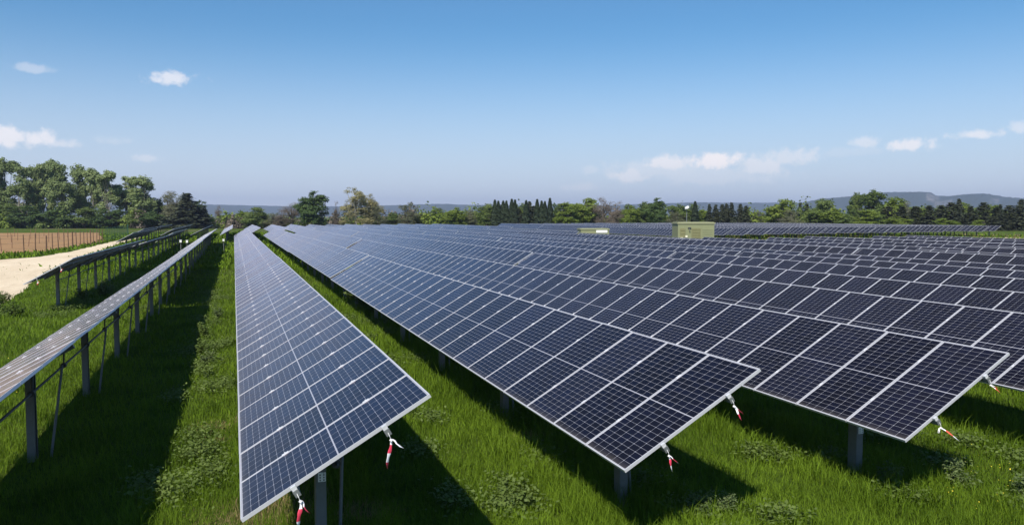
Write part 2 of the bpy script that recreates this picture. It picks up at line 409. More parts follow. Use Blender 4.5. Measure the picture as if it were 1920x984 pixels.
X1, DX = 0.871, 3.931
ZR = {-1: -2.2, 0: -2.22, 1: -2.197, 2: -2.246, 3: -2.295, 4: -2.26, 5: -2.28, 6: -2.28, 7: -2.34, 8: -2.42, 9: -2.31, 10: -2.37, 11: -2.33}
TR = {-1: 30, 0: 27.7, 8: 28.3, 9: 33, 10: 29}
Y0 = {1: 7.29, 2: 7.5, 3: 7.52, 4: 7.5}
PLACE = ['nearest', 'second', 'third', 'farthest']
GR = {1: 'solar tables of the near block', 2: 'solar tables beyond the cross path', 3: 'solar tables of the right back block'}
def rowname(r):
    if r == -1: return 'leftmost row beside the gravel track'
    if r == 0: return 'row left of the sunlit grass aisle'
    return f'{ORD[r - 1]} row right of the grass aisle' if r <= len(ORD) else ''
TABLES = {}
for r in range(-1, 17):
    x = X1 + (r - 1) * DX
    nmax = 4 if r <= 11 else 2
    base = Y0.get(r, 7.5 if r < 12 else 3.2)
    for k in range(nmax):
        if r == -1 and k == 0: continue
        y0 = base + k * (TL + .28)
        if r == -1: y0 += .2
        z = CAM_Z + ZR.get(r, -2.40 + .06 * math.sin(r * 2.1)); tl = TR.get(r, 30.16)
        if r >= 9 and k > 0 and r < 12: z -= (r - 8) * (0, .04, .085, .03)[k]
        if r > 4: tl += rng.normal(0, .9)
        if k > 0: z += rng.normal(0, .025); tl += rng.normal(0, .5)
        if r == -1 and k == 2: tl = 19
        tier = 1 if (k == 0 and r <= 3) or (k == 1 and r == -1) else (2 if (k <= 1 or (k == 2 and r <= 8)) else 3)
        pos = PLACE[k] if r > -1 else ['', 'nearest', 'middle', 'farthest'][k]
        if nmax == 2: pos = ['front', 'back'][k]
        if r == -1: lab = f'{pos} solar table of the leftmost row, dark underside towards the grass'
        elif r == 0: lab = f'{pos} solar table of the edge-on row left of the sunlit grass aisle'
        else: lab = f'{pos} dark blue solar table in the {rowname(r)}'
        TABLES[r, k] = table(x, y0, z, tl, tier, lab, GR[1])
TABLES[-2, 3] = table(X1 - 3 * DX, 92.0, 1.6, 30, 3, 'lone far solar table left of the leftmost row, beside the track', GR[1])
for i, k in enumerate(range(-3, 12)):
    x = -1.06 + DX * k
    for j in range(2):
        tl = 29 + rng.normal(0, .8)
        table(x, 121.5 + j * (TL + .2), 1.62 + rng.normal(0, .03), tl, 3, f'{["front", "back"][j]} pale solar table beyond the cross path, {ORD[i]} row from the left', GR[2])
for j in range(20):
    x = 59.5 + DX * j; y0 = 96 + (x - 61) * .17
    for k in range(3):
        if y0 + k * (TL + .2) > 176: continue
        table(x, y0 + k * (TL + .2), 1.58 + rng.normal(0, .03), 30 + rng.normal(0, .7), 3, f'{["front", "middle", "back"][k]} solar table behind the cabins, {ORD[j]} row from the left of its block', GR[3])
# perforated plates on the front posts
for r, pz in ((1, .92), (3, .72)):
    t = TABLES[r, 0]
    po = [c for c in t.children if c.name.split('.')[0] == 'post'][0]
    link('perforated_plate', ME['plate'], po, (.012, -.092, pz))

# ------------------------------------------------------------------ barricade tape tied under the front edges
def tape(tails, redm):
    b = MB()
    b.tube([(0, 0, 0), (.015, -.01, -.035), (.03, 0, -.075)], .003, 5, 1)
    kx = Vector((.03, 0, -.075))
    b.box(kx, (.022, .02, .022), 1, Matrix.Rotation(.6, 3, 'Y'))
    for (dx, dy, dz, w, bands, tw) in tails:
        n = 14; L = Vector((dx, dy, dz)) * .85; prev = None; K = 8
        for k in range(n + 1):
            s = k / n; c = kx + L * s + Vector((.010 * math.sin(s * 6 + tw), .018 * math.sin(s * 5 + 1), -.045 * s * s))
            ang = tw + s * 1.1; side = Vector((math.cos(ang), math.sin(ang) * .5, .12)); side = (side - L.normalized() * side.dot(L.normalized())).normalized()
            nor = side.cross(L).normalized(); wd = w * .34 * (.30 + .80 * min(1, s * 2.2)) * (1 + .18 * math.sin(s * 17 + tw)) * (1 if s < .9 else .6)
            cur = [c + side * wd * math.cos(2 * math.pi * q / K) + nor * wd * .17 * math.sin(2 * math.pi * q / K) for q in range(K)]
            if prev:
                mi = 0 if int(s * bands + .15) % 2 else 1
                for q in range(K): b.face([prev[q], prev[(q + 1) % K], cur[(q + 1) % K], cur[q]], mi)
            prev = cur
        b.face(prev, mi)
    return b.mesh('barricade_tape', [redm, M['white']])
TAPES = [(1, -.48, [(-.02, -.02, -.22, .055, 2.2, .2), (.09, 0, -.09, .04, 1.6, .8)], 'red', 'red and white tape hanging from the lower front corner of the first blue row'),
         (1, .48, [(-.05, -.02, -.26, .05, 3.6, .2), (.13, 0, -.05, .055, .5, .8)], 'red', 'red and white tape hanging from the upper front edge of the first blue row'),
         (2, -.48, [(.03, -.02, -.15, .06, 2.6, .4), (.12, 0, -.05, .055, 1.9, .9)], 'red', 'short pink and white tape under the lower front edge of the second row'),
         (2, .48, [(.10, -.02, -.14, .055, 1.4, .3), (.13, 0, -.06, .05, 1.7, .9)], 'red', 'short pink and white tape under the upper front edge of the second row'),
         (3, -.48, [(.34, -.02, -.17, .045, 2.6, .3), (-.05, .02, -.02, .05, .5, .9)], 'orange', 'long white and orange tape blown sideways from the third row'),
         (3, .48, [(.16, -.02, -.07, .06, 1.8, .3), (.12, 0, -.0, .05, 1.6, .9)], 'orange', 'red and white tape by the upper front corner of the third row')]
TG = 'barricade tapes tied to the rail ends'
for r, s, tails, c, lab in TAPES:
    t = TABLES[r, 0]; tl = TR.get(r, 30.16); z = CAM_Z + ZR[r]
    p = Vector((0, 0, z)) + Matrix.Rotation(-R(tl), 3, 'Y') @ Vector((s, -.06, -.07))
    tag(link('barricade_tape', tape(tails, M[c]), None, tuple(Vector(t.location) + p), (0, 0, 0), (.98, .98, .98)), lab, 'tape', TG)
t = TABLES[-1, 1]
for s, lab in ((-.48, 'small orange tape on the low front corner of the leftmost row'), (.48, 'small orange tape above the first post of the leftmost row')):
    p = Vector((0, 0, CAM_Z + ZR[-1])) + Matrix.Rotation(-R(30), 3, 'Y') @ Vector((s, -.06, -.07))
    tag(link('barricade_tape', tape([(.02, -.02, -.13, .07, 1.5, .3), (.08, 0, .03, .07, 1.5, .9)], M['orange']), None, tuple(Vector(t.location) + p), (0, 0, 0), (.98, .98, .98)), lab, 'tape', TG)

# ------------------------------------------------------------------ cabins and mast
def cabin(x, y, rz, W, D, H, label):
    t = thing('transformer_cabin', label, 'cabin', (x, y, 0), rz)
    b = MB(); b.box((0, 0, H / 2 - .1), (W, D, H + .2)); link('wall', b.mesh('cabin_wall', [M['olive']]), t)
    b = MB(); b.box((0, 0, H + .07), (W + .16, D + .16, .14)); b.box((0, 0, H + .16), (W - .1, D - .1, .06)); link('roof', b.mesh('cabin_roof', [M['roof']]), t)
    return t
def front_part(t, name, m, cx, cz, w, h, D, slats=0, depth=.05):
    b = MB(); b.box((cx, -D / 2 - depth / 2 - .002, cz), (w, depth, h))
    for k in range(slats): b.box((cx, -D / 2 - depth - .016, cz - h / 2 + (k + .5) * h / slats), (w * .86, .03, h / slats * .45))
    return link(name, b.mesh(name, [m]), t)
CX, CY_ = at_depth(1299, 84); H1 = height_at(419.5, 83)
t = cabin(CX, CY_, -R(17), 3.85, 2.5, H1, 'tall olive green transformer cabin with ochre doors behind the dark rows')
d = front_part(t, 'door', M['ochre'], -.02, 1.35, .95, 2.45, 2.5, 9); front_part(t, 'door', M['ochre'], -1.42, 1.35, .55, 2.45, 2.5, 7)
front_part(t, 'vent_panel', M['olive'], 1.2, 1.4, 1.15, 2.3, 2.5, 10); front_part(t, 'warning_plate', M['cream'], -1.05, 1.72, .26, .2, 2.5)
front_part(t, 'warning_plate', M['cream'], -1.55, 1.55, .3, .16, 2.5, 0, .09)
b = MB(); b.box((-.72, -1.30, 2.62), (.3, .12, .12)); b.tube([(-.72, -1.30, 2.56), (-.72, -1.42, 2.3)], .05, 8); link('wall_lamp', b.mesh('wall_lamp', [M['dsteel']]), t)
front_part(t, 'handle', M['hole'], .72, 1.0, .06, .9, 2.5)
mx, my = at_depth(1287, 87); mh = height_at(391, 87)
t = thing('camera_mast', 'thin pale mast with a white camera head rising beside the cabin', 'camera mast', (mx, my, 0))
b = MB(); b.tube([(0, 0, 0), (0, 0, mh)], [.06, .045], 8); b.box((0, 0, .05), (.3, .3, .1)); link('pole', b.mesh('pole', [M['steel']]), t)
b = MB(); b.box((-.05, -.1, mh + .1), (.42, .24, .22), 0, Matrix.Rotation(-.5, 3, 'Y')); b.tube([(-.2, -.2, mh + .03), (-.30, -.26, mh - .01)], .09, 10); link('camera_head', b.mesh('camera_head', [M['tagw']]), t)
LX, LY = at_depth(1112, 106); H2 = height_at(430.5, 105)
t = cabin(LX, LY, -R(14), 3.8, 2.5, H2, 'low olive green cabin with a long white sign among the rows')
front_part(t, 'vent_panel', M['ochre'], -.9, 1.1, 1.6, 1.1, 2.5, 6); front_part(t, 'sign_board', M['tagw'], .92, height_at(433.6, 105), 1.5, .34, 2.5)
# small white control boxes on posts at the far left
for px, py, d_, lab in ((338.5, 452, 76, 'larger white control box on a post under the leftmost rows'), (350.5, 452.5, 78, 'smaller white control box just right of the larger one'),
                        (419, 450, 84, 'white control box under the far end of the edge-on row')):
    x, y = at_depth(px, d_); z = height_at(py, d_)
    t = thing('control_box', lab, 'control box', (x, y, 0), 0, 'white control boxes')
    b = MB(); b.box((0, .1, z / 2), (.07, .05, z)); link('post', b.mesh('control_post', [M['steel']]), t)
    b = MB(); b.box((0, 0, z), (.19, .12, .23)); b.box((0, 0, z + .13), (.23, .15, .02)); link('box', b.mesh('control_case', [M['tagw']]), t)

# ------------------------------------------------------------------ fences and vine stakes
t = thing('stake_fence', 'brown wooden stake fence with wires beside the gravel track', 'fence', (-19, 98, 0))
line = [(-26, 91.3), (-22.4, 92.2), (-20.6, 94), (-19.2, 97.2), (-18.7, 104), (-18.4, 115), (-18.0, 130)]
pts = []; acc = 0
for (x0, y0), (x1, y1) in zip(line, line[1:]):
    L = math.hypot(x1 - x0, y1 - y0); n = max(1, round(L / 2.2))
    for k in range(n): pts.append((x0 + (x1 - x0) * k / n, y0 + (y1 - y0) * k / n))
for i, (x, y) in enumerate(pts):
    hh = 1.95 + rng.normal(0, .1); b = MB(); b.tube([(0, 0, -.3), (rng.normal(0, .03), rng.normal(0, .03), hh)], [.055, .045] if i % 5 else [.085, .07], 7)
    link('post', b.mesh('fence_post', [M['wood']]), t, (x + 19, y - 98, 0))
for zz in (.5, 1.0, 1.5, 1.85):
    b = MB(); b.tube([(x + 19, y - 98, zz + rng.normal(0, .03)) for x, y in pts], .008, 4); link('wire', b.mesh('fence_wire', [M['wire']]), t)
t = thing('mesh_fence', 'dark green wire mesh fence continuing beyond the stake fence', 'fence', (-18, 130, 0))
line = [(-18.0, 131), (-18.6, 150), (-20, 175), (-23, 200)]
gp = []
for (x0, y0), (x1, y1) in zip(line, line[1:]):
    L = math.hypot(x1 - x0, y1 - y0); n = round(L / 2.5)
    for k in range(n): gp.append((x0 + (x1 - x0) * k / n, y0 + (y1 - y0) * k / n))
for x, y in gp:
    b = MB(); b.tube([(0, 0, -.2), (0, 0, 2.15)], .022, 6); link('post', b.mesh('mesh_post', [M['green_wire']]), t, (x + 18, y - 130, 0))
b = MB()
for (x0, y0), (x1, y1) in zip(gp, gp[1:]):
    for k in range(5): zz = .1 + k * .5; b.tube([(x0 + 18, y0 - 130, zz), (x1 + 18, y1 - 130, zz)], .004, 3, 0, False)
    for k in range(4): s = (k + .5) / 4; xx, yy = x0 + (x1 - x0) * s + 18, y0 + (y1 - y0) * s - 130; b.tube([(xx, yy, .05), (xx, yy, 2.15)], .004, 3, 0, False)
link('wire_mesh', b.mesh('wire_mesh', [M['green_wire']]), t)
sm = build(lambda b: b.tube([(0, 0, -.2), (.02, .01, 1.7)], [.04, .03], 5), 'vine_stake', [M['stake']])
for i in range(9):
    for j in range(9):
        x, y = -24 - i * 5.2 - j * .6 + rng.normal(0, .3), 99 + j * 9 + rng.normal(0, .5)
        if x > -20.5: continue
        o = link('vine_stake', sm, None, (x, y, 0), (rng.normal(0, .04), rng.normal(0, .04), 0), (1, 1, rng.uniform(.8, 1.1)))
        tag(o, 'thin wooden vine stake standing in the brown ploughed field', 'stake', 'vine stakes in the ploughed field')

# ------------------------------------------------------------------ trees
def leaf_quads(cent, nrm, size, aspect=1.5, r=rng):
    """one small folded leaf clump (rhombus) per centre"""
    n = len(cent); t = r.normal(size=(n, 3)); t -= nrm * (t * nrm).sum(1, keepdims=True); t /= np.linalg.norm(t, axis=1, keepdims=True) + 1e-9
    u = np.cross(nrm, t); s = size[:, None]
    V = np.stack([cent - t * s * aspect / 2, cent + u * s / 2 + nrm * s * .12, cent + t * s * aspect / 2, cent - u * s / 2 + nrm * s * .12], 1)
    return V.reshape(-1, 3)
def crown_mesh(name, lobes, n, size, material, clumps=90, clump_r=.9, shell=.55, r=rng, up=.35, spread=1.0):
    """leaf clumps gathered into uneven bunches over several lobes"""
    w = np.array([l[3] * l[4] + l[4] * l[5] + l[3] * l[5] for l in lobes]); w = w / w.sum()
    li = r.choice(len(lobes), clumps, p=w); L = np.array(lobes, float)
    d = r.normal(size=(clumps, 3)); d[:, 2] = d[:, 2] * .9 + .15; d /= np.linalg.norm(d, axis=1, keepdims=True)
    rad = shell + (1.02 - shell) * r.random(clumps) ** .6
    cc = L[li, :3] + d * L[li, 3:6] * rad[:, None]
    cr = clump_r * r.uniform(.55, 1.35, clumps); ct = r.random(clumps)
    k = r.choice(clumps, n, p=cr ** 2 / (cr ** 2).sum())
    e = r.normal(size=(n, 3)); e /= np.linalg.norm(e, axis=1, keepdims=True)
    rr = r.random(n) ** .45
    P = cc[k] + e * (cr[k] * rr)[:, None] * np.array([1.15, 1.15, .8])
    nr = e * .7 + d[k] * .5 + r.normal(size=(n, 3)) * .5; nr[:, 2] += up; nr /= np.linalg.norm(nr, axis=1, keepdims=True)
    V = leaf_quads(P, nr, size * r.uniform(.6, 1.4, n), 1.5, r)
    tint = np.repeat(np.clip(ct[k] * .7 + r.random(n) * .3, 0, 1), 4)
    V[:, 2] = np.maximum(V[:, 2], .05)
    return np_mesh(name, V, np.arange(len(V)), np.full(n, 4), [material], tint), cc
def trunk_mesh(name, H, r0, lobes, m, extra=6, r=rng, fork=.35):
    b = MB(); top = max(l[2] for l in lobes)
    p = [(0, 0, -.2)]; x = y = 0
    for k in range(1, 6): x += r.normal(0, .03 * H / 5); y += r.normal(0, .03 * H / 5); p.append((x, y, top * k / 5 * .9))
    b.tube(p, [r0 * (1 - .15 * k) for k in range(6)], 8)
    for l in lobes:
        for q in range(2):
            i = min(4, max(1, int(r.uniform(fork, .8) * 5))); s = Vector(p[i]); e = Vector(l[:3]) + Vector(r.normal(size=3)) * .4 * l[3]
            if e.z < s.z: e.z = s.z + .6
            mid = (s + e) / 2 + Vector((0, 0, -.06 * (e - s).length))
            b.tube([s, mid, e], [r0 * .42, r0 * .28, r0 * .10], 6)
    return b.mesh(name, [m], True)
LM = dict(
    poplar=leaf_mat('poplar_leaves', (.130, .175, .060), (.270, .325, .135), .25, .4),
    dark=leaf_mat('dark_oak_leaves', (.046, .080, .022), (.092, .140, .040), .3, .35),
    bright=leaf_mat('spring_green_leaves', (.120, .170, .022), (.215, .270, .052), .3, .4),
    mid=leaf_mat('mid_green_leaves', (.088, .130, .032), (.165, .215, .060), .3, .4),
    pale=leaf_mat('budding_leaves', (.19, .175, .08), (.33, .30, .15), .3, .35),
    brown=leaf_mat('bare_twigs', (.125, .10, .078), (.21, .175, .135), .4, .25),
    grey=leaf_mat('grey_green_leaves', (.105, .115, .062), (.185, .19, .11), .4, .35),
    cypress=leaf_mat('cypress_needles', (.022, .034, .018), (.040, .058, .028), .5, .15),
    pine=leaf_mat('pine_needles', (.028, .036, .020), (.060, .068, .036), .5, .15),
)
# each kind: list of (crown mesh, trunk mesh), built for height 10 m and width 8 m unless said
KIND = {}
def rnd_lobes(n, W, H, z0, r, rr=(.28, .42)):
    out = []
    for k in range(n):
        a = r.uniform(0, 6.28); q = math.sqrt(r.random()) * W * .30; z = z0 + (H - z0) * r.uniform(.25, .82)
        s = W * r.uniform(*rr) * (1 - .35 * (z - z0) / (H - z0)); out.append((q * math.cos(a), q * math.sin(a), min(z, H - s * .9), s, s, s * .9))
    out.append((0, 0, H - W * .26, W * .28, W * .28, W * .26)); return out
def make_kind(key, nvar, fn):
    KIND[key] = [fn(np.random.default_rng(hash(key) % 1000 + 17 * v if False else sum(map(ord, key)) + 17 * v)) for v in range(nvar)]
def k_poplar(r):
    lobes = []
    for k in range(15):
        a = r.uniform(0, 6.28); z = r.uniform(3.3, 9.1); q = r.uniform(.2, 1.0) * (2.0 if z < 8 else 1.4)
        s = r.uniform(.6, 1.1); lobes.append((q * math.cos(a), q * math.sin(a), z, s, s, s * r.uniform(1.0, 1.5) if z < 8 else s * .9))
    lobes.append((r.normal(0, .4), r.normal(0, .4), 9.2, .8, .8, .8))
    c, _ = crown_mesh('poplar_crown', lobes, 10000, .19, LM['poplar'], 260, .48, .2, r)
    return c, trunk_mesh('poplar_trunk', 10, .075, lobes, M['grey_bark'], r=r, fork=.15)
def k_round(mt, dens=1.0, size=.24, shell=.5, low=.8, bark='bark', clump=.62, cl=240):
    def f(r):
        lobes = [(0, 0, 4.6, 2.5, 2.5, 3.4)]
        for k in range(13):
            z = r.uniform(1.2, 8.2); q = (2.6 - .22 * max(0, z - 4)) * r.uniform(.55, 1.0); a = r.uniform(0, 6.28); s = r.uniform(1.0, 1.7)
            lobes.append((q * math.cos(a), q * math.sin(a), min(z, 9.6 - s * .8), s, s, s * .85))
        lobes.append((r.normal(0, .6), r.normal(0, .6), 8.7, 1.2, 1.2, 1.2))
        c, _ = crown_mesh(mt + '_crown', lobes, int(8500 * dens), size, LM[mt], cl, clump, shell, r)
        return c, trunk_mesh(mt + '_trunk', 10, .26, lobes, M[bark], r=r)
    return f
def k_cypress(r):
    n = 3200; z = 10 * r.random(n) ** .8; prof = .95 * np.sin(np.clip(z / 10, 0, 1) ** .55 * math.pi) ** .7 * (1 - .25 * z / 10) + .05
    a = r.uniform(0, 6.28, n); q = prof * r.uniform(.55, 1.12, n); bump = 1 + .15 * np.sin(z * 3 + a * 2)
    P = np.stack([q * bump * np.cos(a), q * bump * np.sin(a), z + .2], 1); nr = np.stack([np.cos(a), np.sin(a), np.full(n, .9)], 1) + r.normal(size=(n, 3)) * .35
    nr /= np.linalg.norm(nr, axis=1, keepdims=True)
    V = leaf_quads(P, nr, .26 * r.uniform(.6, 1.4, n), 2.0, r)
    b = MB(); b.tube([(0, 0, -.2), (0, 0, 9)], [.16, .03], 7)
    return np_mesh('cypress_crown', V, np.arange(len(V)), np.full(n, 4), [LM['cypress']], np.repeat(r.random(n), 4)), b.mesh('cypress_trunk', [M['bark']], True)
def k_conifer(r):                                    # tiers of drooping branches
    P = []; Nn = []; b = MB(); b.tube([(0, 0, -.2), (0, 0, 9.6)], [.2, .03], 7); Wc = r.uniform(2.2, 3.2); pw = r.uniform(.55, 1.1)
    for k in range(46):
        z = .6 + 9.2 * (k / 46) ** .95; L = (Wc * (1 - z / 10.2) ** pw + .12) * r.uniform(.6, 1.2)
        for q in range(7):
            a = r.uniform(0, 6.28); b_ = r.uniform(.05, .3)
            if q < 2: b.tube([(0, 0, z), (L * .8 * math.cos(a), L * .8 * math.sin(a), z - L * b_ * .8)], [.03, .008], 4, 0, False)
            m = max(4, int(14 * L / 1.5)); s = r.uniform(.15, 1, m) ** .8
            P.append(np.stack([s * L * math.cos(a) + r.normal(0, .10, m), s * L * math.sin(a) + r.normal(0, .10, m), z - s * L * b_ + r.normal(0, .07, m)], 1))
            Nn.append(np.stack([np.full(m, .5 * math.cos(a)), np.full(m, .5 * math.sin(a)), np.full(m, .8)], 1) + r.normal(size=(m, 3)) * .4)
    P = np.concatenate(P); Nn = np.concatenate(Nn); Nn /= np.linalg.norm(Nn, axis=1, keepdims=True); n = len(P)
    V = leaf_quads(P, Nn, .24 * r.uniform(.6, 1.4, n), 1.8, r)
    return np_mesh('conifer_crown', V, np.arange(len(V)), np.full(n, 4), [LM['pine']], np.repeat(r.random(n), 4)), b.mesh('conifer_trunk', [M['bark']], True)
make_kind('poplar', 4, k_poplar)
make_kind('dark', 2, k_round('dark', 1.25)); make_kind('bright', 3, k_round('bright', 1.1)); make_kind('mid', 3, k_round('mid', 1.1))
make_kind('pale', 2, k_round('pale', 1.7, .13, .3, 1.6, 'pale_bark', .5, 260)); make_kind('brown', 2, k_round('brown', 1.0, .11, .25, 1.6, 'bark', .6, 260))
make_kind('grey', 2, k_round('grey', 1.2, .14, .3)); make_kind('cypress', 3, k_cypress); make_kind('conifer', 6, k_conifer)
W0 = dict(poplar=5.2, cypress=1.9, conifer=5.2); CATS = dict(poplar='poplar', cypress='cypress', conifer='conifer')
DESC = dict(poplar='tall airy grey-green poplar', dark='dense dark green tree', bright='bright spring green tree', mid='mid green leafy tree', pale='pale budding tree',
            brown='brown bare-twigged tree', grey='dull grey-green tree', cypress='slender dark cypress', conifer='dark pointed conifer')
# (kind, px centre, py top, px width, depth)
TREES = [('poplar', -26, 300, 66, 252), ('poplar', 12, 299, 66, 256), ('poplar', 40, 308, 62, 250), ('poplar', 62, 312, 52, 262), ('poplar', 84, 305, 44, 254), ('poplar', 101, 301, 46, 258),
         ('poplar', 120, 303, 60, 250), ('poplar', 150, 309, 56, 262), ('poplar', 178, 316, 56, 256), ('poplar', 205, 321, 58, 250), ('poplar', 238, 327, 66, 256), ('poplar', 268, 330, 66, 250),
         ('mid', 12, 380, 60, 248), ('dark', 52, 384, 74, 246), ('dark', 112, 386, 70, 247), ('mid', 160, 388, 66, 248), ('dark', 205, 390, 62, 246), ('mid', 250, 392, 60, 247), ('dark', 288, 396, 56, 246),
         ('brown', 318, 357, 60, 258), ('grey', 326, 358, 56, 250), ('grey', 345, 363, 44, 258), ('dark', 374, 374, 36, 252), ('mid', 300, 372, 40, 256), ('conifer', 352, 361, 66, 244), ('conifer', 384, 380, 24, 248),
         ('brown', 410, 384, 20, 262), ('conifer', 437, 398, 18, 262), ('mid', 425, 402, 50, 290), ('mid', 480, 388, 62, 242), ('bright', 462, 396, 46, 250), ('grey', 512, 398, 44, 240), ('brown', 548, 379, 58, 240), ('brown', 528, 392, 46, 236),
         ('dark', 588, 357, 66, 236), ('brown', 631, 376, 20, 240), ('pale', 668, 350, 76, 232), ('pale', 698, 364, 44, 236), ('grey', 708, 385, 40, 232), ('mid', 737, 398, 40, 236), ('grey', 767, 379, 52, 232), ('mid', 800, 402, 44, 240),
         ('mid', 828, 390, 50, 238), ('bright', 852, 389, 56, 228), ('grey', 882, 392, 36, 230), ('mid', 914, 382, 50, 226),
         ('mid', 978, 381, 44, 232), ('conifer', 993, 376, 22, 224), ('conifer', 940, 384, 26, 230), ('conifer', 972, 384, 26, 230), ('conifer', 1001, 383, 24, 230), ('conifer', 1018, 384, 24, 230), ('dark', 1043, 379, 26, 226), ('bright', 1062, 378, 62, 222), ('bright', 1098, 369, 64, 226), ('brown', 1130, 369, 56, 224), ('brown', 1156, 376, 46, 222), ('mid', 1172, 382, 40, 230),
         ('bright', 1182, 386, 40, 220), ('mid', 1208, 378, 44, 228), ('dark', 1231, 370, 44, 218), ('mid', 1268, 383, 56, 224), ('mid', 1296, 382, 50, 226), ('grey', 1268, 396, 50, 218), ('bright', 1318, 392, 40, 226),
         ('conifer', 1329, 382, 24, 216), ('conifer', 1341, 380, 24, 218), ('conifer', 1353, 382, 24, 214), ('conifer', 1361, 381, 22, 218), ('conifer', 1371, 376, 30, 214), ('conifer', 1387, 381, 26, 216), ('conifer', 1398, 387, 32, 212),
         ('grey', 1420, 394, 40, 226), ('bright', 1462, 371, 66, 216), ('grey', 1482, 392, 50, 208), ('conifer', 1499, 380, 22, 230), ('conifer', 1511, 378, 22, 232), ('mid', 1545, 372, 60, 226), ('mid', 1528, 390, 54, 212),
         ('bright', 1560, 391, 70, 210), ('mid', 1592, 392, 60, 206), ('mid', 1603, 361, 34, 220), ('mid', 1632, 356, 66, 214), ('bright', 1668, 367, 60, 220), ('grey', 1692, 374, 44, 224), ('bright', 1622, 392, 60, 202), ('conifer', 1664, 384, 40, 216),
         ('conifer', 1690, 386, 42, 210), ('conifer', 1716, 384, 42, 214), ('conifer', 1740, 382, 44, 210), ('conifer', 1762, 385, 40, 214), ('conifer', 1782, 380, 40, 208), ('conifer', 1796, 371, 34, 216), ('conifer', 1818, 386, 42, 208),
         ('conifer', 1842, 380, 40, 212), ('conifer', 1866, 386, 44, 206), ('conifer', 1890, 386, 42, 210), ('conifer', 1912, 374, 34, 208), ('conifer', 1934, 384, 44, 206), ('conifer', 1873, 384, 20, 222),
         ('bright', 1680, 406, 60, 200), ('bright', 1775, 408, 52, 200), ('bright', 1832, 411, 34, 198), ('bright', 1712, 386, 60, 250), ('bright', 1800, 380, 70, 256), ('bright', 1860, 382, 70, 258), ('mid', 1760, 386, 60, 252)]
for px, py in ((928, 376), (934.5, 378), (943.5, 378), (949.5, 378), (959.5, 374.5), (965.5, 376), (986.5, 377), (1007, 375), (1015.5, 378), (1021.5, 379), (1031, 373), (1302.5, 379)):
    TREES.append(('cypress', px, py, 14, 222))
TREES.sort(key=lambda t: t[1])
cnt = {}; tot = {}
for t_ in TREES: tot[t_[0]] = tot.get(t_[0], 0) + 1
for kind, px, py, wpx, d_ in TREES:
    i = cnt.get(kind, 0); cnt[kind] = i + 1
    x, y = at_depth(px, d_); hgt = height_at(py, d_); wid = wpx / FPX * d_
    crown, trunk = KIND[kind][i % len(KIND[kind])]
    lab = f'{DESC[kind]}, {ORD[i]} from the left among its kind'
    t = thing(kind_name := dict(poplar='poplar_tree', cypress='cypress_tree', conifer='conifer_tree').get(kind, 'broadleaf_tree'), lab, 'tree', (x, y, 0), rng.uniform(0, 6.28), 'trees behind the solar park')
    sx = wid / W0.get(kind, 7.2) * (rng.uniform(1.1, 1.6) if kind == 'conifer' else 1); t.scale = (sx, sx, hgt / 10.0 * (rng.uniform(.9, 1.06) if kind == 'conifer' else 1))
    link('trunk', trunk, t); link('crown', crown, t)

# scrub and far woodland that reads as one mass
def thicket(name, items, n_each, size, mats, label):
    V = []; T = []; MI = []
    for px, top, w, d_, mi in items:
        x, y = at_depth(px, d_); h_ = height_at(top, d_); wr = w / FPX * d_ / 2
        n = n_each; e = rng.normal(size=(n, 3)); e /= np.linalg.norm(e, axis=1, keepdims=True); e[:, 2] = np.abs(e[:, 2])
        P = e * rng.uniform(.45, 1.05, n)[:, None] * np.array([wr, wr * .7, h_]) * (1 + .22 * np.sin(e[:, :1] * 7 + e[:, 1:2] * 5 + px)) + np.array([x, y, 0])
        nr = e + rng.normal(size=(n, 3)) * .5; nr /= np.linalg.norm(nr, axis=1, keepdims=True)
        q = leaf_quads(P, nr, size * rng.uniform(.6, 1.4, n)); q[:, 2] = np.maximum(q[:, 2], .02); V.append(q)
        T.append(np.repeat(np.clip(rng.random() * .6 + rng.random(n) * .4, 0, 1), 4)); MI.append(np.full(n, mi))
    V = np.concatenate(V); me = np_mesh(name, V, np.arange(len(V)), np.full(len(V) // 4, 4), mats, np.concatenate(T))
    me.polygons.foreach_set('material_index', np.concatenate(MI).astype(np.int32))
    return tag(link(name, me), label, None, None, 'stuff')
items = []
for px in range(-40, 320, 13): items.append((px + rng.normal(0, 4), 408 + rng.normal(0, 9), 34, 252 + rng.normal(0, 4), int(rng.choice([0, 0, 1, 2]))))
for px in range(380, 760, 13): items.append((px + rng.normal(0, 4), 406 + rng.normal(0, 6), 36, 252 + rng.normal(0, 6), int(rng.choice([0, 1, 2, 2]))))
for px in range(760, 1330, 13): items.append((px + rng.normal(0, 4), 395 + rng.normal(0, 6), 34, 240 + rng.normal(0, 5), int(rng.choice([0, 1, 1, 1, 2]))))
for px in range(1400, 1980, 13): items.append((px + rng.normal(0, 4), 394 + rng.normal(0, 6), 36, 224 + rng.normal(0, 5), int(rng.choice([0, 1, 1, 0]))))
thicket('scrub_thicket', items, 420, .55, [LM['mid'], LM['bright'], LM['brown']], 'mixed low scrub filling the foot of the tree line')

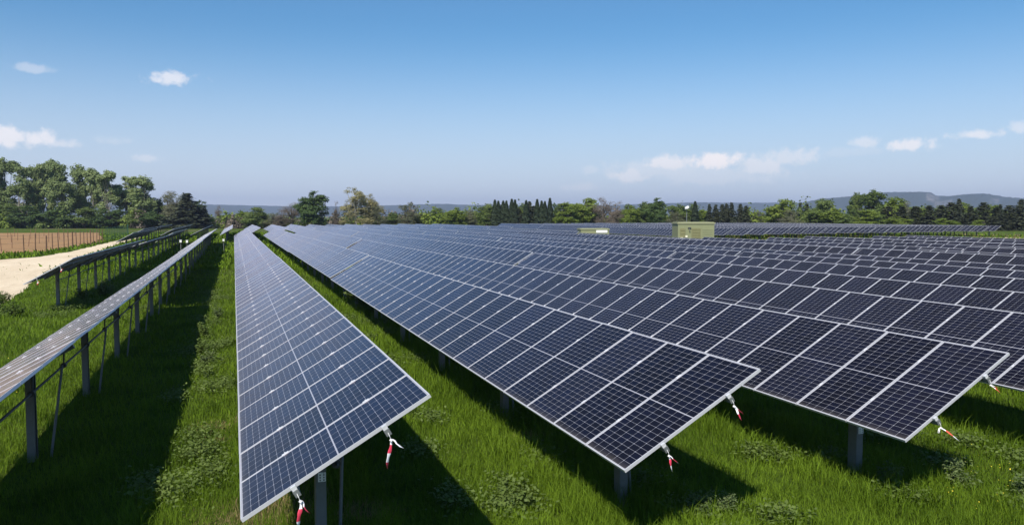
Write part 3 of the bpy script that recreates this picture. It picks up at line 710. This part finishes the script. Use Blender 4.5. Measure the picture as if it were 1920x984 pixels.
# ------------------------------------------------------------------ hills
def hill_mat():
    m, h, b = mat('wooded_hill'); tc = h.new('ShaderNodeTexCoord'); p = tc.outputs['Object']
    geo = h.new('ShaderNodeNewGeometry'); sp = h.new('ShaderNodeSeparateXYZ'); h.l.new(geo.outputs['Normal'], sp.inputs[0])
    n = h.noise(p, .012, 6, .65); n2 = h.noise(p, .0035, 5, .6)
    col = h.mix(n, (.016, .026, .016), (.034, .044, .028))
    rock = h.m('MULTIPLY', h.smooth(h.m('ADD', h.m('SUBTRACT', 1.0, sp.outputs['Z']), h.m('MULTIPLY', h.m('SUBTRACT', n, .5), .5)), .20, .34), h.smooth(n2, .46, .58))
    at = h.new('ShaderNodeAttribute', attribute_name='rock')
    rock = h.m('MAXIMUM', rock, h.m('MULTIPLY', at.outputs['Fac'], h.smooth(h.noise(p, .03, 5, .65), .40, .60)))
    col = h.mix(rock, col, (.15, .135, .125))
    h.l.new(col, b.inputs['Base Color']); b.inputs['Roughness'].default_value = 1.0; b.inputs['Specular IOR Level'].default_value = 0.0
    return m
HM = hill_mat()
def hills(name, prof, d0, depth, label, amp, front=.55, cliffs=()):
    pxs = np.arange(prof[0][0], prof[-1][0] + 1, 4.0); tops = np.interp(pxs, [p[0] for p in prof], [p[1] for p in prof])
    rows = 26; V = []; RK = []
    nz = np.cumsum(rng.normal(0, 1, len(pxs))); nz -= np.linspace(nz[0], nz[-1], len(nz)); nz /= np.abs(nz).max() + 1e-6
    for j in range(rows):
        s = j / (rows - 1); d = d0 - depth * front + depth * s; sh = max(0.0, math.sin(min(1, s / .62) * math.pi / 2)) ** 1.5 if s < .62 else math.cos((s - .62) / .38 * math.pi / 2)
        gully = .12 * np.sin(pxs * .045 + 5 * s) * np.sin(pxs * .019 - 3 * s) * (sh * (1 - sh)) * 4
        for px, tp, g_ in zip(pxs, tops, gully):
            dd = d * (1 + .05 * math.sin(px * .013)); x, y = at_depth(px, dd)
            H = height_at(tp, d0 - depth * front + depth * .62)
            RK.append(max([0.0] + [1.0 for a_, b_, lo, hi in cliffs if a_ < px < b_ and lo < sh < hi]))
            V.append((x, y, max(-2, H * max(0, sh + g_ * (1 if s < .6 else 0)) + rng.normal(0, amp) * sh)))
    n = len(pxs); F = [(j * n + i, j * n + i + 1, (j + 1) * n + i + 1, (j + 1) * n + i) for j in range(rows - 1) for i in range(n - 1)]
    me = bpy.data.meshes.new(name); me.from_pydata(V, [], F); me.materials.append(HM); me.update()
    ra = me.attributes.new('rock', 'FLOAT', 'POINT'); ra.data.foreach_set('value', np.array(RK, np.float32))
    return tag(link(name, me), label, None, None, 'structure')
hills('ridge_hills', [(-300, 388), (0, 386), (200, 385), (390, 384.5), (520, 386), (640, 386), (740, 385), (820, 383.5), (880, 385), (1000, 386), (1130, 384), (1230, 382), (1300, 381), (1400, 381), (1500, 379.5), (1600, 380), (2200, 380)], 6200, 2200, 'long low blue ridge on the horizon', .8)
hills('plateau_hills', [(1440, 404), (1490, 383), (1530, 373), (1560, 369.5), (1590, 367), (1635, 361.5), (1660, 360), (1720, 361), (1742, 362.5), (1752, 368.5), (1775, 370), (1805, 367), (1840, 365), (1862, 367.5), (1890, 371.5), (1960, 373), (2100, 378), (2200, 392)], 4600, 1500, 'flat-topped blue hill with pale cliffs on the right horizon', 1.2, .55, ((1734, 1760, .70, .95), (1750, 1784, .50, .78), (1852, 1872, .60, .85)))

# ------------------------------------------------------------------ grass, weeds, flowers
GL = leaf_mat('grass_blades', (.050, .094, .005), (.175, .268, .020), .6, .30, rand=0, spec=.08)
ST = leaf_mat('straw_blades', (.16, .12, .05), (.34, .26, .13), .6, .2, rand=0)
def inside(x, y, poly):
    c = np.zeros(len(x), bool)
    for (x0, y0), (x1, y1) in zip(poly, poly[1:] + poly[:1]):
        k = ((y0 > y) != (y1 > y)) & (x < (x1 - x0) * (y - y0) / (y1 - y0 + 1e-12) + x0); c ^= k
    return c
DRY = [(.1, 10.2, .8), (.6, 10.6, .7), (-.35, 15.2, .5), (-.3, 14.3, .25), (1.5, 10.0, .5), (4.8, 12.6, .35)]
def blades(n, dmin, dmax, a0, a1, hmean, width):
    d = dmin * (dmax / dmin) ** rng.random(n); a = np.radians(rng.uniform(a0, a1, n)); x, y = d * np.sin(a), d * np.cos(a)
    clump = np.clip(.5 + .45 * np.sin(x * 3.1 + 1.3 * np.sin(y * 2.3)) * np.sin(y * 2.7 + 1.7 * np.sin(x * 1.9)) + .35 * np.sin(x * 9 + 2 * np.sin(y * 5)) * np.sin(y * 8 + 2 * np.sin(x * 6)), 0, 1.3)
    k = ~inside(x, y, TRACK) | (rng.random(n) < .004); k &= ~inside(x, y, FIELD)
    x, y, d, clump = x[k], y[k], d[k], clump[k]; n = len(x)
    clump = np.clip(clump + rng.normal(0, .28, n), 0, 1.5)
    dry = np.zeros(n)
    for cx, cy, cr in DRY: dry = np.maximum(dry, np.clip(1.3 - np.hypot(x - cx, y - cy) / cr, 0, 1))
    dry = np.maximum(dry, np.where(x > 48, .62, 0.0))
    isdry = rng.random(n) < dry * .9
    h = hmean * rng.uniform(.4, 1.35, n) * np.where(rng.random(n) < .03, 1.6, 1.0) * (.65 + .7 * clump) * np.where(isdry, .45, 1.0)
    under = np.abs((x - X1 + DX / 2) % DX - DX / 2) < .95; h = np.where(under & (x > -.3), h * 1.7, h)
    w = width * np.maximum(1, d / 11.0) ** .9 * rng.uniform(.7, 1.3, n)
    th = rng.uniform(0, 6.283, n); lean = rng.uniform(.15, 1.0, n); ld = th + math.pi / 2 + rng.normal(0, .5, n)
    side = np.stack([np.cos(th), np.sin(th), np.zeros(n)], 1) * (w / 2)[:, None]
    ldv = np.stack([np.cos(ld), np.sin(ld), np.zeros(n)], 1)
    b0 = np.stack([x, y, np.full(n, -.01)], 1); mid = b0 + ldv * (h * lean * .35)[:, None] + np.array([0, 0, 1.]) * (h * .6)[:, None]
    tip = b0 + ldv * (h * lean)[:, None] + np.array([0, 0, 1.]) * (h * (1 - .25 * lean))[:, None]
    V = np.stack([b0 - side, b0 + side, mid + side * .8, mid - side * .8, tip], 1).reshape(-1, 3)
    base = (np.arange(n) * 5)[:, None]
    loops = np.concatenate([base + np.array([0, 1, 2, 3]), base + np.array([3, 2, 4])], 1).ravel()
    sizes = np.tile([4, 3], n)
    big = np.sin(x * .55 + 2) * np.sin(y * .4 + x * .2) * .25 + .5 * np.sin(x * 2.1 + 2 * np.sin(y * .7)) * np.sin(y * 1.6 + 1.5 * np.sin(x * 1.1)) + .35
    tint = np.repeat(np.clip(.12 + .5 * big + rng.normal(0, .34, n), 0, 1), 5)
    me = np_mesh('meadow_grass', V, loops, sizes, [GL, ST], tint)
    me.polygons.foreach_set('material_index', np.repeat(isdry.astype(np.int32), 2))
    return me
tag(link('meadow_grass', blades(980000, 5.2, 75, -30, 70, .15, .0056)), 'lush green grass growing between the solar rows', None, None, 'stuff')
tag(link('far_grass', blades(90000, 60, 190, -20, 57, .28, .02)), 'rough green grass farther off in the meadow', None, None, 'stuff')

WL = leaf_mat('weed_leaves', (.060, .095, .028), (.150, .185, .075), 3.0, .25)
WL2 = leaf_mat('dull_weed_leaves', (.055, .088, .014), (.120, .165, .040), 3.0, .25)
def weed_mesh(r, n, m, size=.05, tall=1.0):
    stems = MB(); P = []; Nn = []
    for s in range(14):
        a = r.uniform(0, 6.28); q = r.uniform(.1, .5); hh = r.uniform(.45, 1.0) * tall; tip = Vector((q * math.cos(a), q * math.sin(a), hh))
        stems.tube([(tip.x * .2, tip.y * .2, 0), (tip.x * .6, tip.y * .6, hh * .6), tip], [.012, .009, .004], 5, 0, False)
        m_ = n // 14; t = r.uniform(.25, 1.03, m_); aa = r.uniform(0, 6.28, m_); rr = r.uniform(.02, .17, m_)
        P.append(np.stack([tip.x * (t * .8 + .2) + rr * np.cos(aa), tip.y * (t * .8 + .2) + rr * np.sin(aa), hh * t + r.normal(0, .02, m_)], 1))
        Nn.append(np.stack([np.cos(aa) * .5, np.sin(aa) * .5, np.ones(m_)], 1) + r.normal(size=(m_, 3)) * .35)
    P = np.concatenate(P); Nn = np.concatenate(Nn); Nn /= np.linalg.norm(Nn, axis=1, keepdims=True); k = len(P)
    V = leaf_quads(P, Nn, size * r.uniform(.6, 1.5, k), 1.7, r)
    return np_mesh('weed_foliage', V, np.arange(len(V)), np.full(k, 4), [m], np.repeat(r.random(k), 4)), stems.mesh('weed_stem', [m])
WV = [weed_mesh(np.random.default_rng(50 + k), 700, WL if k < 2 else WL2, .052) for k in range(4)]
WEEDS = [(5.55, 8.45, .36, 0, 'pale bushy weed at the bottom edge in front of the second row'), (5.95, 8.5, .30, 1, 'smaller pale weed just right of the bushy one at the bottom edge'),
         (9.6, 8.2, .42, 0, 'greyish leafy weed in the grass at the right edge'), (8.75, 8.6, .36, 1, 'low pale weed right of the third row shadow'), (10.1, 7.6, .4, 0, 'rounded pale weed in the bottom right corner'),
         (5.2, 33.0, .8, 2, 'dense green weed clump in the aisle between the first two rows'), (5.0, 30.5, .7, 3, 'spreading green weed in the aisle nearer than the dense clump'), (5.1, 36.0, .85, 2, 'far green weed clump in the aisle between the first two rows'),
         (5.0, 27.5, .5, 1, 'small pale weed in the aisle beside the first row edge'), (-5.9, 42.0, .85, 1, 'broad pale weed under the leftmost row in shadow'), (-6.6, 40.5, .7, 2, 'green weed beside the first post of the leftmost row'),
         (-1.0, 26.5, .55, 3, 'leafy weed on the left of the sunlit aisle'), (-.7, 21.5, .45, 0, 'pale weed in the middle of the sunlit aisle'), (-.9, 23.5, .5, 2, 'second leafy weed along the sunlit aisle'), (-4.6, 17.5, .45, 0, 'pale weed left of the second post of the edge-on row'),
         (-4.4, 15.2, .5, 1, 'pale weed beside the nearest post of the edge-on row'), (-4.9, 19.5, .5, 0, 'pale weed further back behind the edge-on row'), (-9.0, 36.5, .7, 3, 'dark green weed on the bank by the gravel track'), (-9.6, 40.0, .7, 2, 'green weed at the very edge of the gravel track'),
         (-7.9, 34.5, .7, 2, 'green weed in the near left meadow below the track'), (-.6, 31.5, .5, 1, 'far pale weed in the sunlit aisle')]
for x, y, s, v, lab in WEEDS:
    t = thing('weed_plant', lab, 'weed', (x, y, 0), rng.uniform(0, 6.28), 'leafy weeds in the meadow'); t.scale = (s * 1.2, s * 1.2, s)
    f_, st_ = WV[v]; link('foliage', f_, t); link('stem', st_, t)
# ground cover: low broad leaves and small yellow flowers nobody could count
def cover(name, n, areas, size, h0, h1, m, label):
    P = []
    for cx, cy, rx, ry in areas:
        k = n // len(areas); P.append(np.stack([cx + rng.normal(0, rx, k), cy + rng.normal(0, ry, k), rng.uniform(h0, h1, k)], 1))
    P = np.concatenate(P); keep = ~inside(P[:, 0], P[:, 1], TRACK); P = P[keep]; k = len(P)
    nr = rng.normal(size=(k, 3)) * .4 + np.array([0, 0, 1.]); nr /= np.linalg.norm(nr, axis=1, keepdims=True)
    V = leaf_quads(P, nr, size * rng.uniform(.6, 1.5, k), 1.5)
    return tag(link(name, np_mesh(name, V, np.arange(len(V)), np.full(k, 4), [m], np.repeat(rng.random(k), 4))), label, None, None, 'stuff')
areas = []
for k in range(70):
    d_ = rng.uniform(11, 45); x_ = rng.choice([rng.uniform(-1.4, -.3), rng.uniform(3.3, 5.3), rng.uniform(-6.4, -3.4), rng.uniform(-9, -6)]); areas.append((x_, d_ if x_ > -3 else d_ + 6, .22, .45))
for k in range(16): areas.append((rng.uniform(3.4, 12.5), rng.uniform(7.2, 10.5), .18, .18))
for k in range(16): areas.append((rng.uniform(2.6, 3.9), rng.uniform(9, 26), .15, .25))
for k in range(14): areas.append((rng.uniform(-1.3, -.1), rng.uniform(10, 26), .15, .3))
cover('weed_cover', 36000, areas, .036, .05, .22, WL2, 'low broad-leaved weeds mixed into the grass')
YF = plain('yellow_petals', (.62, .50, .03), .6)
cover('yellow_flowers', 220, [(10.2, 8.6, .6, .5), (9.5, 7.6, .9, .4), (-5.2, 21, .7, 2.5), (-5.6, 17, .6, 2.0)], .014, .16, .28, YF, 'tiny yellow flowers scattered in the grass')

# ------------------------------------------------------------------ haze
HAZE = 1.4e-4
if HAZE:
    b = MB(); b.box((500, 4200, 96), (12400, 9000, 196))
    o = link('haze', b.mesh('haze', [])); o['kind'] = 'stuff'; o['label'] = 'thin blue air haze over the whole valley'
    m = bpy.data.materials.new('air'); m.use_nodes = True; nt = m.node_tree; nt.nodes.clear()
    out = nt.nodes.new('ShaderNodeOutputMaterial'); pv = nt.nodes.new('ShaderNodeVolumePrincipled')
    pv.inputs['Color'].default_value = (.64, .74, 1.0, 1); pv.inputs['Density'].default_value = HAZE; pv.inputs['Anisotropy'].default_value = .2
    nt.links.new(pv.outputs[0], out.inputs['Volume']); o.data.materials.append(m)
